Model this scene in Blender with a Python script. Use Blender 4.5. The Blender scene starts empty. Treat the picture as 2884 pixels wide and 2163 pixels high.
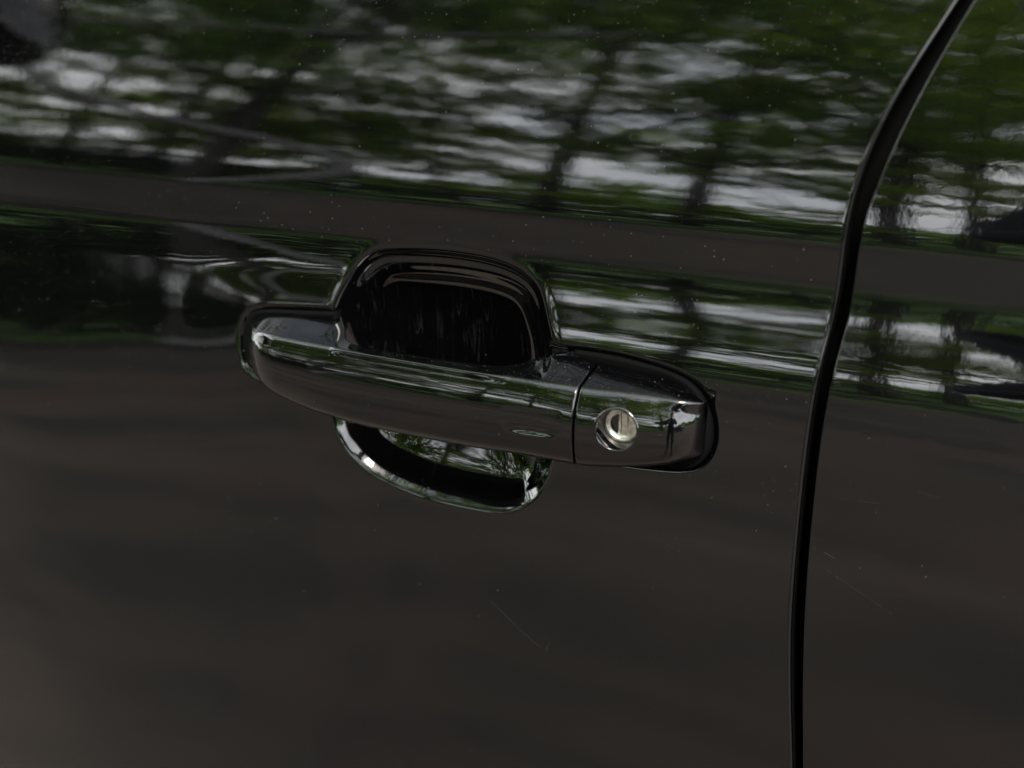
import bpy, bmesh, math, random
import numpy as np
from mathutils import Vector, Matrix
from mathutils.bvhtree import BVHTree
R = math.radians
scene = bpy.context.scene
COL = scene.collection
random.seed(5)

# ------------------------------------------------------------------ camera
cam_d = bpy.data.cameras.new('camera')
cam = bpy.data.objects.new('camera', cam_d)
COL.objects.link(cam)
PITCH, YAW, DIST = R(20), R(24), 0.60
TARGET = Vector((0, 0, 0.95))
fwd = Vector((-math.sin(YAW) * math.cos(PITCH), math.cos(YAW) * math.cos(PITCH), -math.sin(PITCH)))
cam.location = TARGET - fwd * DIST
cam.rotation_euler = fwd.to_track_quat('-Z', 'Y').to_euler()
cam_d.lens = 45.0
cam_d.sensor_width = 36.0
cam_d.clip_start = 0.02
cam_d.clip_end = 2000
cam_d.dof.use_dof = True
cam_d.dof.focus_distance = 0.585
cam_d.dof.aperture_fstop = 4.2
scene.camera = cam

# ------------------------------------------------------------------ world, sun, exposure
SUN_EL, SUN_AZ = R(52), R(150)
world = bpy.data.worlds.new('World')
scene.world = world
world.use_nodes = True
wn, wl = world.node_tree.nodes, world.node_tree.links
wn.clear()
wout = wn.new('ShaderNodeOutputWorld')
wbg = wn.new('ShaderNodeBackground')
sky = wn.new('ShaderNodeTexSky')
sky.sky_type = 'NISHITA'
sky.sun_disc = False
sky.sun_elevation = SUN_EL
sky.sun_rotation = SUN_AZ
sky.dust_density = 3.0
tc = wn.new('ShaderNodeTexCoord')
cmap = wn.new('ShaderNodeMapping')
cmap.inputs['Scale'].default_value = (1.0, 1.0, 2.6)
cn = wn.new('ShaderNodeTexNoise')
cn.inputs['Scale'].default_value = 2.2
cn.inputs['Detail'].default_value = 7
cn.inputs['Roughness'].default_value = 0.58
cr = wn.new('ShaderNodeValToRGB')
cr.color_ramp.elements[0].position = 0.28
cr.color_ramp.elements[1].position = 0.52
cr.color_ramp.elements[0].color = (0.55, 0.55, 0.55, 1)
cr.color_ramp.elements[1].color = (1, 1, 1, 1)
cc = wn.new('ShaderNodeValToRGB')          # lighter and greyer cloud
cc.color_ramp.elements[0].position = 0.35
cc.color_ramp.elements[1].position = 0.7
cc.color_ramp.elements[0].color = (12.5, 13.3, 14.4, 1)
cc.color_ramp.elements[1].color = (19.0, 19.0, 19.2, 1)
wm = wn.new('ShaderNodeMix')
wm.data_type = 'RGBA'
wl.new(tc.outputs['Generated'], cmap.inputs['Vector'])
wl.new(cmap.outputs['Vector'], cn.inputs['Vector'])
wl.new(cn.outputs['Fac'], cr.inputs['Fac'])
wl.new(cn.outputs['Fac'], cc.inputs['Fac'])
wsep = wn.new('ShaderNodeSeparateXYZ')          # broken cloud: thick towards the horizon, blue showing overhead
wl.new(tc.outputs['Generated'], wsep.inputs['Vector'])
wel = wn.new('ShaderNodeMapRange'); wel.interpolation_type = 'SMOOTHSTEP'
wel.inputs['From Min'].default_value = 0.45; wel.inputs['From Max'].default_value = 0.92
wel.inputs['To Min'].default_value = 1.0; wel.inputs['To Max'].default_value = 0.22
wl.new(wsep.outputs['Z'], wel.inputs['Value'])
wmu = wn.new('ShaderNodeMath'); wmu.operation = 'MULTIPLY'
wl.new(cr.outputs['Color'], wmu.inputs[0]); wl.new(wel.outputs['Result'], wmu.inputs[1])
wl.new(wmu.outputs[0], wm.inputs['Factor'])
wl.new(sky.outputs['Color'], wm.inputs['A'])
wl.new(cc.outputs['Color'], wm.inputs['B'])
wl.new(wm.outputs['Result'], wbg.inputs['Color'])
wbg.inputs['Strength'].default_value = 0.15
wl.new(wbg.outputs['Background'], wout.inputs['Surface'])

sun_d = bpy.data.lights.new('sun', 'SUN')
sun_d.energy = 1.5
sun_d.angle = R(14)
sun_d.color = (1.0, 0.95, 0.88)
sun = bpy.data.objects.new('sun', sun_d)
COL.objects.link(sun)
sun_dir = Vector((math.sin(SUN_AZ) * math.cos(SUN_EL), math.cos(SUN_AZ) * math.cos(SUN_EL), math.sin(SUN_EL)))
sun.rotation_euler = sun_dir.to_track_quat('Z', 'Y').to_euler()
sun.location = (0, 0, 30)

scene.view_settings.view_transform = 'Standard'
scene.view_settings.look = 'None'
scene.view_settings.gamma = 1.0
scene.view_settings.use_curve_mapping = False
scene.view_settings.exposure = 1.9
scene.cycles.max_bounces = 10
scene.cycles.glossy_bounces = 6
scene.cycles.transparent_max_bounces = 8
scene.cycles.caustics_reflective = False
scene.cycles.caustics_refractive = False

# ------------------------------------------------------------------ helpers
def tag(o, label=None, cat=None, group=None, kind=None):
    for k, v in (('label', label), ('category', cat), ('group', group), ('kind', kind)):
        if v: o[k] = v
    return o

def empty(name, loc=(0, 0, 0)):
    o = bpy.data.objects.new(name, None)
    o.location = loc
    o.empty_display_size = 0.05
    COL.objects.link(o)
    return o

def world_loc(o):
    v = Vector(o.location)
    while o.parent:
        o = o.parent
        v += Vector(o.location)
    return v

def mesh_obj(name, verts, faces, mat, parent=None, origin=(0, 0, 0), smooth=True):
    """verts are in world metres; the object's origin is put at `origin` (world)"""
    org = np.array(origin, float)
    v = np.asarray(verts, float) - org
    me = bpy.data.meshes.new(name)
    me.from_pydata(v.tolist(), [], faces if isinstance(faces, list) else faces.tolist())
    if smooth:
        me.polygons.foreach_set('use_smooth', [True] * len(me.polygons))
    if mat: me.materials.append(mat)
    me.update()
    o = bpy.data.objects.new(name, me)
    COL.objects.link(o)
    o.parent = parent
    o.location = Vector(origin) - (world_loc(parent) if parent else Vector((0, 0, 0)))
    return o

def grid_faces(nr, nc, wrap=False):
    i = np.arange(nr - 1)[:, None]
    j = np.arange(nc if wrap else nc - 1)[None, :]
    j2 = (j + 1) % nc
    f = np.stack([i * nc + j, i * nc + j2, (i + 1) * nc + j2, (i + 1) * nc + j], -1)
    return f.reshape(-1, 4)

def pchip(x, xs, ys):
    """monotone cubic interpolation"""
    xs, ys = np.asarray(xs, float), np.asarray(ys, float)
    h = np.diff(xs); d = np.diff(ys) / h
    m = np.zeros_like(ys)
    for k in range(1, len(xs) - 1):
        if d[k - 1] * d[k] > 0:
            w1, w2 = 2 * h[k] + h[k - 1], h[k] + 2 * h[k - 1]
            m[k] = (w1 + w2) / (w1 / d[k - 1] + w2 / d[k])
    m[0], m[-1] = d[0], d[-1]
    x = np.clip(np.asarray(x, float), xs[0], xs[-1])
    k = np.clip(np.searchsorted(xs, x) - 1, 0, len(xs) - 2)
    t = (x - xs[k]) / h[k]
    return ((2 * t**3 - 3 * t**2 + 1) * ys[k] + (t**3 - 2 * t**2 + t) * h[k] * m[k]
            + (-2 * t**3 + 3 * t**2) * ys[k + 1] + (t**3 - t**2) * h[k] * m[k + 1])

def smoothstep(a, b, x):
    t = np.clip((x - a) / (b - a), 0, 1)
    return t * t * (3 - 2 * t)

def closed_curve(pts, n=240):
    """closed Catmull-Rom curve resampled evenly"""
    P = np.array(pts, float)
    out = []
    N = len(P)
    for i in range(N):
        p0, p1, p2, p3 = P[i - 1], P[i], P[(i + 1) % N], P[(i + 2) % N]
        for t in np.linspace(0, 1, 24, endpoint=False):
            out.append(0.5 * ((2 * p1) + (p2 - p0) * t + (2 * p0 - 5 * p1 + 4 * p2 - p3) * t**2
                              + (-p0 + 3 * p1 - 3 * p2 + p3) * t**3))
    out = np.array(out)
    seg = np.linalg.norm(np.roll(out, -1, 0) - out, axis=1)
    s = np.concatenate([[0], np.cumsum(seg)])
    q = np.linspace(0, s[-1], n, endpoint=False)
    oc = np.vstack([out, out[:1]])
    return np.stack([np.interp(q, s, oc[:, 0]), np.interp(q, s, oc[:, 1])], 1)

def signed_dist(X, Z, poly):
    """distance to a closed polygon in mm, positive inside"""
    shp = X.shape
    px, pz = X.ravel(), Z.ravel()
    best = np.full(px.shape, 1e9)
    inside = np.zeros(px.shape, bool)
    for (ax, az), (bx, bz) in zip(poly, np.roll(poly, -1, 0)):
        dx, dz = bx - ax, bz - az
        t = np.clip(((px - ax) * dx + (pz - az) * dz) / (dx * dx + dz * dz), 0, 1)
        best = np.minimum(best, (px - ax - t * dx)**2 + (pz - az - t * dz)**2)
        c = (az > pz) != (bz > pz)
        if dz != 0:
            inside ^= c & (px < dx * (pz - az) / dz + ax)
    d = np.sqrt(best)
    return np.where(inside, d, -d).reshape(shp)

# ------------------------------------------------------------------ node helpers
class NT:
    def __init__(s, name):
        s.m = bpy.data.materials.new(name)
        s.m.use_nodes = True
        s.n, s.l = s.m.node_tree.nodes, s.m.node_tree.links
        s.n.clear()
        s.out = s.n.new('ShaderNodeOutputMaterial')
    def node(s, t, **kw):
        nd = s.n.new(t)
        for k, v in kw.items():
            if hasattr(nd, k): setattr(nd, k, v)
            else: s.put(nd, k, v)
        return nd
    def put(s, nd, k, v):
        inp = nd.inputs[k]
        if isinstance(v, bpy.types.NodeSocket): s.l.new(v, inp)
        else: inp.default_value = v
    def math(s, op, a, b=0.0, c=0.0, clamp=False):
        nd = s.n.new('ShaderNodeMath'); nd.operation = op; nd.use_clamp = clamp
        for i, v in enumerate((a, b, c)): s.put(nd, i, v)
        return nd.outputs[0]
    def ramp(s, fac, p0, p1, c0=(0, 0, 0, 1), c1=(1, 1, 1, 1)):
        nd = s.n.new('ShaderNodeValToRGB')
        e = nd.color_ramp.elements
        e[0].position, e[1].position, e[0].color, e[1].color = p0, p1, c0, c1
        s.l.new(fac, nd.inputs[0])
        return nd.outputs[0]
    def noise(s, vec, scale, detail=4, rough=0.5):
        nd = s.n.new('ShaderNodeTexNoise')
        s.l.new(vec, nd.inputs['Vector'])
        nd.inputs['Scale'].default_value = scale
        nd.inputs['Detail'].default_value = detail
        nd.inputs['Roughness'].default_value = rough
        return nd.outputs['Fac']
    def mapping(s, vec, scale=(1, 1, 1), rot=(0, 0, 0)):
        nd = s.n.new('ShaderNodeMapping')
        s.l.new(vec, nd.inputs['Vector'])
        nd.inputs['Scale'].default_value = scale
        nd.inputs['Rotation'].default_value = rot
        return nd.outputs['Vector']
    def mix(s, fac, a, b):
        nd = s.n.new('ShaderNodeMix'); nd.data_type = 'RGBA'
        s.put(nd, 'Factor', fac); s.put(nd, 'A', a); s.put(nd, 'B', b)
        return nd.outputs['Result']
    def principled(s, **kw):
        nd = s.n.new('ShaderNodeBsdfPrincipled')
        for k, v in kw.items(): s.put(nd, k.replace('_', ' '), v)
        return nd
    def done(s, shader):
        s.l.new(shader, s.out.inputs['Surface'])
        return s.m

def car_paint(name, dust=0.35, dust_size=0.16, wave=1.0, scratches=(), hairlines=0.0, ior=1.5, facing=1.0):
    """black clear-coated paint with specks of dust, orange peel and scratches"""
    t = NT(name)
    geo = t.node('ShaderNodeNewGeometry')
    pos = geo.outputs['Position']
    # dust specks: Voronoi cells, a random share of which hold a grain
    masks = []
    nsep = t.node('ShaderNodeSeparateXYZ'); t.put(nsep, 'Vector', geo.outputs['Normal'])
    nz_ = nsep.outputs['Z']
    hsep = t.node('ShaderNodeSeparateXYZ'); t.put(hsep, 'Vector', pos)
    low = t.math('ADD', 0.12, t.math('MULTIPLY', t.math('SUBTRACT', hsep.outputs['Z'], 0.84), 8.0), clamp=True)
    low = t.math('MAXIMUM', low, 0.10)
    for sc, share, rad in ((480, dust, dust_size), (190, dust * 0.3, dust_size * 0.5), (900, dust, dust_size * 1.1)):
        v = t.node('ShaderNodeTexVoronoi', feature='F1')
        t.put(v, 'Vector', pos); t.put(v, 'Scale', sc)
        sep = t.node('ShaderNodeSeparateColor'); t.put(sep, 'Color', v.outputs['Color'])
        patch = t.noise(pos, 9, 3)
        upw = t.math('ADD', t.math('MULTIPLY', t.ramp(nz_, 0.15, 0.75), 1.0), facing)
        lim = t.math('MULTIPLY', t.math('MULTIPLY', t.ramp(patch, 0.36, 0.66), share), upw)
        on = t.math('LESS_THAN', sep.outputs['Red'], lim)
        rr = t.math('MULTIPLY', t.math('ADD', 0.35, sep.outputs['Green']), rad)
        masks.append(t.math('MULTIPLY', t.math('LESS_THAN', sep.outputs['Blue'], low), t.math('MULTIPLY', on, t.math('LESS_THAN', v.outputs['Distance'], rr))))
    m = t.math('MAXIMUM', t.math('MAXIMUM', masks[0], masks[1]), masks[2])
    # single scratches, given as segments on the panel (x, z in mm) with a width
    sx = t.node('ShaderNodeSeparateXYZ'); t.put(sx, 'Vector', pos)
    x, z = sx.outputs['X'], t.math('SUBTRACT', sx.outputs['Z'], 0.95)
    sm = None
    for (ax, az, bx, bz, wd, st) in scratches:
        ax, az, bx, bz = ax / 1e3, az / 1e3, bx / 1e3, bz / 1e3
        dx, dz = bx - ax, bz - az
        L2 = dx * dx + dz * dz
        px, pz = t.math('SUBTRACT', x, ax), t.math('SUBTRACT', z, az)
        tt = t.math('ADD', t.math('MULTIPLY', px, dx / L2), t.math('MULTIPLY', pz, dz / L2), clamp=True)
        ex, ez = t.math('SUBTRACT', px, t.math('MULTIPLY', tt, dx)), t.math('SUBTRACT', pz, t.math('MULTIPLY', tt, dz))
        d = t.math('SQRT', t.math('ADD', t.math('MULTIPLY', ex, ex), t.math('MULTIPLY', ez, ez)))
        k = t.math('MULTIPLY', t.math('LESS_THAN', d, wd / 1e3), st * 0.6)
        sm = k if sm is None else t.math('MAXIMUM', sm, k)
    if sm is not None:
        br = t.ramp(t.noise(pos, 900, 3), 0.4, 0.6, (0.25, 0.25, 0.25, 1), (1, 1, 1, 1))
        m = t.math('MAXIMUM', m, t.math('MULTIPLY', sm, br))
    if hairlines > 0:      # fine finger-nail scratches running down the recess
        hm = None
        for rot, sc in ((0.12, 210), (-0.30, 150), (0.42, 130), (-0.08, 260)):
            w1 = t.mapping(pos, (sc, 1, 11), (0, rot, 0))
            nv = t.noise(w1, 1.0, 1, 0.4)
            line = t.math('LESS_THAN', t.math('ABSOLUTE', t.math('SUBTRACT', nv, 0.5)), 0.006)
            brk = t.ramp(t.noise(pos, 62 + sc * 0.1, 2), 0.50, 0.62)
            l2 = t.math('MULTIPLY', line, brk)
            hm = l2 if hm is None else t.math('MAXIMUM', hm, l2)
        m = t.math('MAXIMUM', m, t.math('MULTIPLY', hm, hairlines))
    # faint film of dust
    film = t.math('MULTIPLY', t.noise(pos, 60, 6, 0.65), 0.0016)
    base = t.mix(film, (0.0005, 0.0005, 0.0007, 1), (0.30, 0.28, 0.25, 1))
    # orange peel and slight waviness of the panel
    n1 = t.noise(pos, 210, 2, 0.5)
    n2 = t.noise(t.mapping(pos, (1.0, 1.0, 1.6)), 38, 2, 0.5)
    hgt = t.math('ADD', t.math('MULTIPLY', n1, 0.000008 * wave), t.math('MULTIPLY', n2, 0.00003 * wave))
    bump = t.node('ShaderNodeBump')
    bump.inputs['Strength'].default_value = 1.0
    bump.inputs['Distance'].default_value = 1.0
    t.put(bump, 'Height', hgt)
    p = t.principled(Base_Color=base, Roughness=0.035, IOR=ior)
    t.put(p, 'Normal', bump.outputs['Normal'])
    dcol = t.mix(t.noise(pos, 2500, 0), (0.08, 0.078, 0.072, 1), (0.22, 0.21, 0.19, 1))
    dd = t.principled(Base_Color=dcol, Roughness=0.9, IOR=1.2)
    mx = t.node('ShaderNodeMixShader')
    t.put(mx, 0, t.math('MULTIPLY', m, 0.34)); t.put(mx, 1, p.outputs[0]); t.put(mx, 2, dd.outputs[0])
    return t.done(mx.outputs[0])

def simple(name, col, rough=0.5, metal=0.0, ior=1.5, var=0.0, vscale=40):
    t = NT(name)
    geo = t.node('ShaderNodeNewGeometry')
    c = (*col, 1)
    if var:
        n = t.noise(geo.outputs['Position'], vscale, 6, 0.6)
        c = t.mix(t.ramp(n, 0.3, 0.7), tuple(v * (1 - var) for v in col) + (1,), tuple(min(1, v * (1 + var)) for v in col) + (1,))
    p = t.principled(Base_Color=c, Roughness=rough, Metallic=metal, IOR=ior)
    return t.done(p.outputs[0])

M = {}
SCR = [(-7.5, -113, 16, -131, 0.10, 0.8), (-2, -117, 10, -128, 0.08, 0.5), (16, -131, 22, -133.5, 0.12, 0.7),
       (22, -133.5, 24, -128, 0.10, 0.6), (24, -128, 20, -125, 0.08, 0.5), (37, -144, 40, -148, 0.1, 0.35),
       (40, 43, 62, 33, 0.06, 0.35), (62, 33, 70, 20, 0.06, 0.3), (12, 58, 22, 50, 0.06, 0.3)]
SCR2 = [(151, -53, 156, -55, 0.12, 0.8), (151, -60, 182, -76, 0.09, 0.5), (160, -68, 176, -76, 0.08, 0.35),
        (153, -27, 172, -26, 0.08, 0.5), (186, -18, 196, -19, 0.1, 0.5), (152, -82, 154, -84.5, 0.1, 0.4)]
M['door'] = car_paint('black_door_paint', 0.30, 0.11, 1.0, SCR)
M['rear'] = car_paint('black_rear_door_paint', 0.10, 0.11, 2.4, SCR2)
M['bowl'] = car_paint('black_recess_paint', 0.05, 0.10, 0.4, (), 0.08)
M['handle'] = car_paint('black_handle_paint', 0.95, 0.105, 0.5, (), 0.0, 1.5, 0.10)
M['gap'] = simple('dull_black_inner_flange', (0.002, 0.002, 0.002), 0.8, ior=1.1)
M['rubber'] = simple('black_rubber', (0.006, 0.006, 0.006), 0.7)
M['metal'] = simple('worn_zinc_metal', (0.50, 0.475, 0.43), 0.36, 1.0, var=0.45, vscale=380)
M['plate'] = simple('worn_shutter_steel', (0.46, 0.44, 0.40), 0.32, 1.0, var=0.4, vscale=450)
M['pit'] = simple('dark_gloss_pit', (0.004, 0.004, 0.005), 0.08, var=0.5, vscale=900)
M['glass'] = simple('dark_glass', (0.003, 0.004, 0.004), 0.02)

# ================================================================== THE CAR
Z0 = 0.95
car = tag(empty('parked_car', (0, 0.9, 0)), 'black parked car with glossy dusty paint seen close at its front door handle', 'car')

def V(x, w, z):
    """panel millimetres (x along the car, w outward, z above the handle line) to world metres"""
    return np.stack([np.asarray(x, float) / 1e3, -np.asarray(w, float) / 1e3, Z0 + np.asarray(z, float) / 1e3], -1)

# lean of the door skin (degrees, + faces the sky) down the panel
ZN = [-560, -420, -250, -150, -50, -25,   0,  14,  20,  24,  28,  36,  47,  56,  61,  66,  76,  81,  84,  89, 100, 130, 177, 220, 270]
NN = [  -9,  -6,  -2.5, -0.8, 1.2, 2.1, 3.6, 5.2, 7.0,11.0,15.0,19.5,13.8, 7.6, 3.6, 1.2, 0.8, 3.0, 6.6, 9.4,12.0,16.8,22.5,24.5, 26.0]
ZF = np.arange(-560, 271, 0.5)
XK = np.array([-900, -320, -190, -120, -60, 1200.0])
KK = np.array([4.2, 3.6, 2.6, 1.8, 1.0, 1.0])
AK = np.array([0.05, 0.1, 0.35, 0.8, 1.0, 1.0])
def lean_table(k, a):
    zz = np.where(ZF < 36, 36 - (36 - ZF) / k, ZF)
    zz = np.where(zz < 11, 11 - (11 - zz) * k, zz)
    # below the soft fold the lower panel goes on as on the right
    n_w = pchip(zz, ZN, NN)
    n_0 = pchip(ZF, ZN, NN)
    w = smoothstep(-110, -50, ZF)
    n = n_w * w + n_0 * (1 - w)
    bump = np.exp(-((ZF - 36) / 20)**2)
    n = n - (1 - a) * 9.0 * bump
    y = np.cumsum(np.tan(np.radians(n))) * 0.5
    return y - np.interp(80, ZF, y)
TABS = np.array([lean_table(k, a) for k, a in zip(KK, AK)])
Y80 = 6.0
def skin(x, z):
    """depth of the plain door skin in mm (positive into the car)"""
    x = np.asarray(x, float); z = np.asarray(z, float)
    iz = np.clip((z - ZF[0]) / 0.5, 0, len(ZF) - 1.001)
    i = iz.astype(int); f = iz - i
    xs = np.clip(x, XK[0], XK[-1] - 0.01)
    kx = np.clip(np.searchsorted(XK, xs, side='right') - 1, 0, len(XK) - 2)
    t = (xs - XK[kx]) / (XK[kx + 1] - XK[kx])
    t = t * t * (3 - 2 * t)
    def g(k): return TABS[k, i] * (1 - f) + TABS[k, i + 1] * f
    y = g(kx) * (1 - t) + g(kx + 1) * t
    return y + Y80 + (x / 1000.0)**2 * 18.0

BOWL = closed_curve([(-65.7, 55.0), (-34.6, 57.0), (-7.4, 54.8), (8.5, 47.3), (17.0, 31), (21.0, 15), (22.3, -12), (22.0, -36), (15.0, -51),
                     (2, -60.5), (-17.6, -63), (-47.1, -61.3), (-71.1, -54.8), (-86.5, -43), (-93.5, -27), (-95.5, 0), (-94, 23.5), (-87, 40.5), (-77.5, 51)], 220)
FOOT = closed_curve([(-147.5, -4), (-148, 8), (-144.5, 17.5), (-134, 21.2), (-114, 23.2), (-95, 24.6), (-80, 24), (-72, 10), (-72, -10), (-80, -20),
                     (-100, -20), (-125, -17), (-143, -11)], 160)
CAPP = closed_curve([(0, 22), (28, 22.5), (53.5, 22.2), (78, 18.6), (91, 12.5), (97.8, 1), (99.2, -11), (95.5, -20), (86, -25), (64, -27), (38, -27.5), (0, -27), (-20, -6)], 180)

# cross-section of the recess from the lip inward (mm inside outline -> mm deep)
LIP_D = [-7, -4.5, -3, -1.5, 0, 1.2, 2.4, 4.0, 5.0, 6.2, 8.0, 9.5, 11, 14, 17, 20, 26, 35, 45]
LIP_H = [0, .08, .32, 0.95, 2.3, 3.6, 4.9, 6.4, 7.4, 8.9, 11.4, 13.6, 15.2, 16.8, 17.4, 17.7, 17.9, 18, 18]
LIP_L = [0, .0, .04, 0.38, 1.55, 2.6, 3.45, 4.6, 5.25, 5.8, 6.65, 7.1, 7.5, 8.3, 9.2, 10.0, 11.7, 14.6, 18]
LIP_S = [0, .08, .32, .95, 2.3, 4.0, 5.9, 8.3, 9.7, 11.2, 13.1, 14.4, 15.5, 16.8, 17.4, 17.7, 17.9, 18, 18]
BC = np.array([-36.0, 0.0])
_bd = BOWL - BC
_ba = np.arctan2(_bd[:, 1], _bd[:, 0]); _br = np.hypot(_bd[:, 0], _bd[:, 1])
_o = np.argsort(_ba)
_ba, _br = np.concatenate([_ba[_o] - 2 * np.pi, _ba[_o], _ba[_o] + 2 * np.pi]), np.tile(_br[_o], 3)

def features(x, z):
    """extra depth of the recess and of the shallow seats under the handle's ends; also the recess distance"""
    sb = signed_dist(x, z, BOWL)
    dx, dz = x - BC[0], z - BC[1]
    th = np.degrees(np.arctan2(z + 4, x + 36))
    up = smoothstep(-25, 15, th) * (1 - smoothstep(105, 165, th))
    lf = smoothstep(0, 10, th) + 1 - smoothstep(-178, -140, th)
    lip = pchip(sb, LIP_D, LIP_H) * up + (1 - up) * (pchip(sb, LIP_D, LIP_L) * (1 - lf) + pchip(sb, LIP_D, LIP_S) * lf)
    tt = np.hypot(dx, dz) / np.interp(np.arctan2(dz, dx), _ba, _br)
    floor = 8.0 * (1 - np.clip(tt, 0, 1)**2) * smoothstep(0, 14, sb)
    bowl = lip + floor
    sf = np.maximum(signed_dist(x, z, FOOT), -20)
    sc = np.maximum(signed_dist(x, z, CAPP), -20)
    def seat(s, deep): return deep * smoothstep(-2.2, 2.0, s)
    seats = np.maximum(seat(sf, 2.2), seat(sc, 3.0))
    k = 2.0
    h = np.clip(0.5 + 0.5 * (bowl - seats) / k, 0, 1)
    tot = seats * (1 - h) + bowl * h + k * h * (1 - h) - k * 0.25 * np.exp(-np.abs(bowl - seats) / 1e-6) * 0
    tot = np.where((bowl < 0.02) & (seats < 0.02), 0, tot - k * 0.25 * np.exp(-((bowl + seats))**2))
    return np.maximum(tot, 0), sb

# the door gap: left and right lips, from the top of the door to its bottom
GZ = [-560, -420, -300, -166, -118, -84, -52, -4, 27, 48, 65, 86, 98, 124.5, 175, 230, 270]
GL = [180, 168, 156, 146.1, 141.7, 139.7, 139.4, 140.0, 141.8, 144.6, 145.9, 146.3, 147.3, 153.8, 176.9, 205, 228]
GR = [185, 173, 161, 150.5, 146.8, 145.0, 144.3, 144.8, 146.9, 149.9, 150.9, 151.5, 153.9, 161.6, 182.2, 210.5, 234]
zg = np.linspace(-560, 270, 1661)
def smooth_tab(v):
    q = pchip(zg, GZ, v)
    ker = np.hanning(91); ker /= ker.sum()
    return np.convolve(np.pad(q, 45, mode='edge'), ker, 'valid')
GLs, GRs = smooth_tab(GL), smooth_tab(GR)

ZS = np.concatenate([np.arange(-560, -180, 8), np.arange(-180, -82, 2), np.arange(-82, 78, .5), np.arange(78, 92, .7), np.arange(92, 182, 1.5), np.arange(182, 271, 8), [270]])
EDGE = np.array([16, 12, 9, 7, 5.4, 4.2, 3.4, 2.8, 2.3, 1.9, 1.5, 1.2, .9, .65, .42, .24, .1, .02])

def edge_roll(d, r):
    return np.where(d < r, r - np.sqrt(np.clip(r * r - (r - d)**2, 0, None)), 0)

def front_door():
    xf = np.concatenate([np.arange(-900, -340, 14), np.arange(-340, -160, 2.5), np.arange(-160, 112, .5)])
    nz = len(ZS)
    xe = np.interp(ZS, zg, GLs)[:, None]
    Xa = np.repeat(xf[None], nz, 0)
    tm = np.linspace(0, 1, 14)[None, 1:]
    Xm = 112 + (xe - EDGE[0] - 112) * tm
    Xe = xe - EDGE[None, 1:]
    X = np.concatenate([Xa, Xm, Xe], 1)
    Z = np.repeat(ZS[:, None], X.shape[1], 1)
    Y = skin(X, Z)
    reg = (X > -162) & (X < 113) & (Z > -82) & (Z < 78)
    cols = np.where((X[0] > -162) & (X[0] < 112.4))[0]
    rows = np.where((ZS > -82) & (ZS < 78))[0]
    sl = np.ix_(rows, cols)
    dep, sb = features(X[sl], Z[sl])
    def blur(a, sg):
        k = np.exp(-0.5 * (np.arange(-int(3 * sg), int(3 * sg) + 1) / sg)**2); k /= k.sum(); h = len(k) // 2
        a = np.apply_along_axis(lambda v: np.convolve(np.pad(v, h, mode='edge'), k, 'valid'), 0, a)
        return np.apply_along_axis(lambda v: np.convolve(np.pad(v, h, mode='edge'), k, 'valid'), 1, a)
    core = smoothstep(5, 13, sb)
    dep = dep * (1 - core) + blur(dep, 7.0) * core
    dep = blur(dep, 1.2)
    flat = smoothstep(0, 13, sb)            # the cup is pressed square into the leaning skin
    Y[sl] = Y[sl] * (1 - flat) + skin(X[sl], 0 * X[sl] + 8) * flat
    Y[sl] += dep
    d = xe - X
    r = 2.1
    Y += edge_roll(d, r)
    # return flange of the hem
    fl = [(0.0, r + 1.5), (-0.2, r + 5), (-0.6, r + 12), (-1.2, r + 24)]
    Xf = np.concatenate([xe + a for a, _ in fl], 1)
    Yf = np.concatenate([skin(xe, ZS[:, None]) + b for _, b in fl], 1)
    X = np.concatenate([X, Xf], 1); Y = np.concatenate([Y, Yf], 1)
    Z = np.repeat(ZS[:, None], X.shape[1], 1)
    nr, nc = X.shape
    faces = grid_faces(nr, nc)
    P = V(X, -Y, Z).reshape(-1, 3)
    o = mesh_obj('front_door', P, faces, M['door'], car, (0, 0, Z0))
    tag(o, 'black front door skin with a crease above the handle recess')
    o.data.materials.append(M['bowl'])
    # the recess is the scratched, bare-painted cup
    SB = np.full(X.shape, -99.0)
    SB[sl] = sb
    s4 = SB[:-1, :-1].ravel()
    mi = (s4 > 4.5).astype(np.int32)
    o.data.materials.append(M['gap'])
    mi = mi.reshape(nr - 1, nc - 1); mi[:, -4:] = 2; mi = mi.ravel()
    o.data.polygons.foreach_set('material_index', mi)
    o.data.update()
    return o

def rear_door():
    nz = len(ZS)
    xe = np.interp(ZS, zg, GRs)[:, None]
    off = np.concatenate([EDGE[::-1], np.linspace(18, 110, 60), np.linspace(118, 800, 40)])[None]
    X = xe + off
    Z = np.repeat(ZS[:, None], X.shape[1], 1)
    r = 0.7
    Y = skin(X, Z) + 0.6 + edge_roll(X - xe, r)
    fl = [(1.2, r + 24), (0.6, r + 12), (0.2, r + 5), (0.0, r + 1.5)]
    Xf = np.concatenate([xe + a for a, _ in fl], 1)
    Yf = np.concatenate([skin(xe, ZS[:, None]) + 0.6 + b for _, b in fl], 1)
    X = np.concatenate([Xf, X], 1); Y = np.concatenate([Yf, Y], 1)
    Z = np.repeat(ZS[:, None], X.shape[1], 1)
    o = mesh_obj('rear_door', V(X, -Y, Z).reshape(-1, 3), grid_faces(*X.shape), M['rear'], car, (0.2, 0, Z0))
    o.data.materials.append(M['gap'])
    mi = np.zeros((X.shape[0] - 1, X.shape[1] - 1), np.int32); mi[:, :4] = 1
    o.data.polygons.foreach_set('material_index', mi.ravel())
    tag(o, 'black rear door skin with wavy reflections behind the door gap')
    return o

door = front_door()
rdoor = rear_door()

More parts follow.
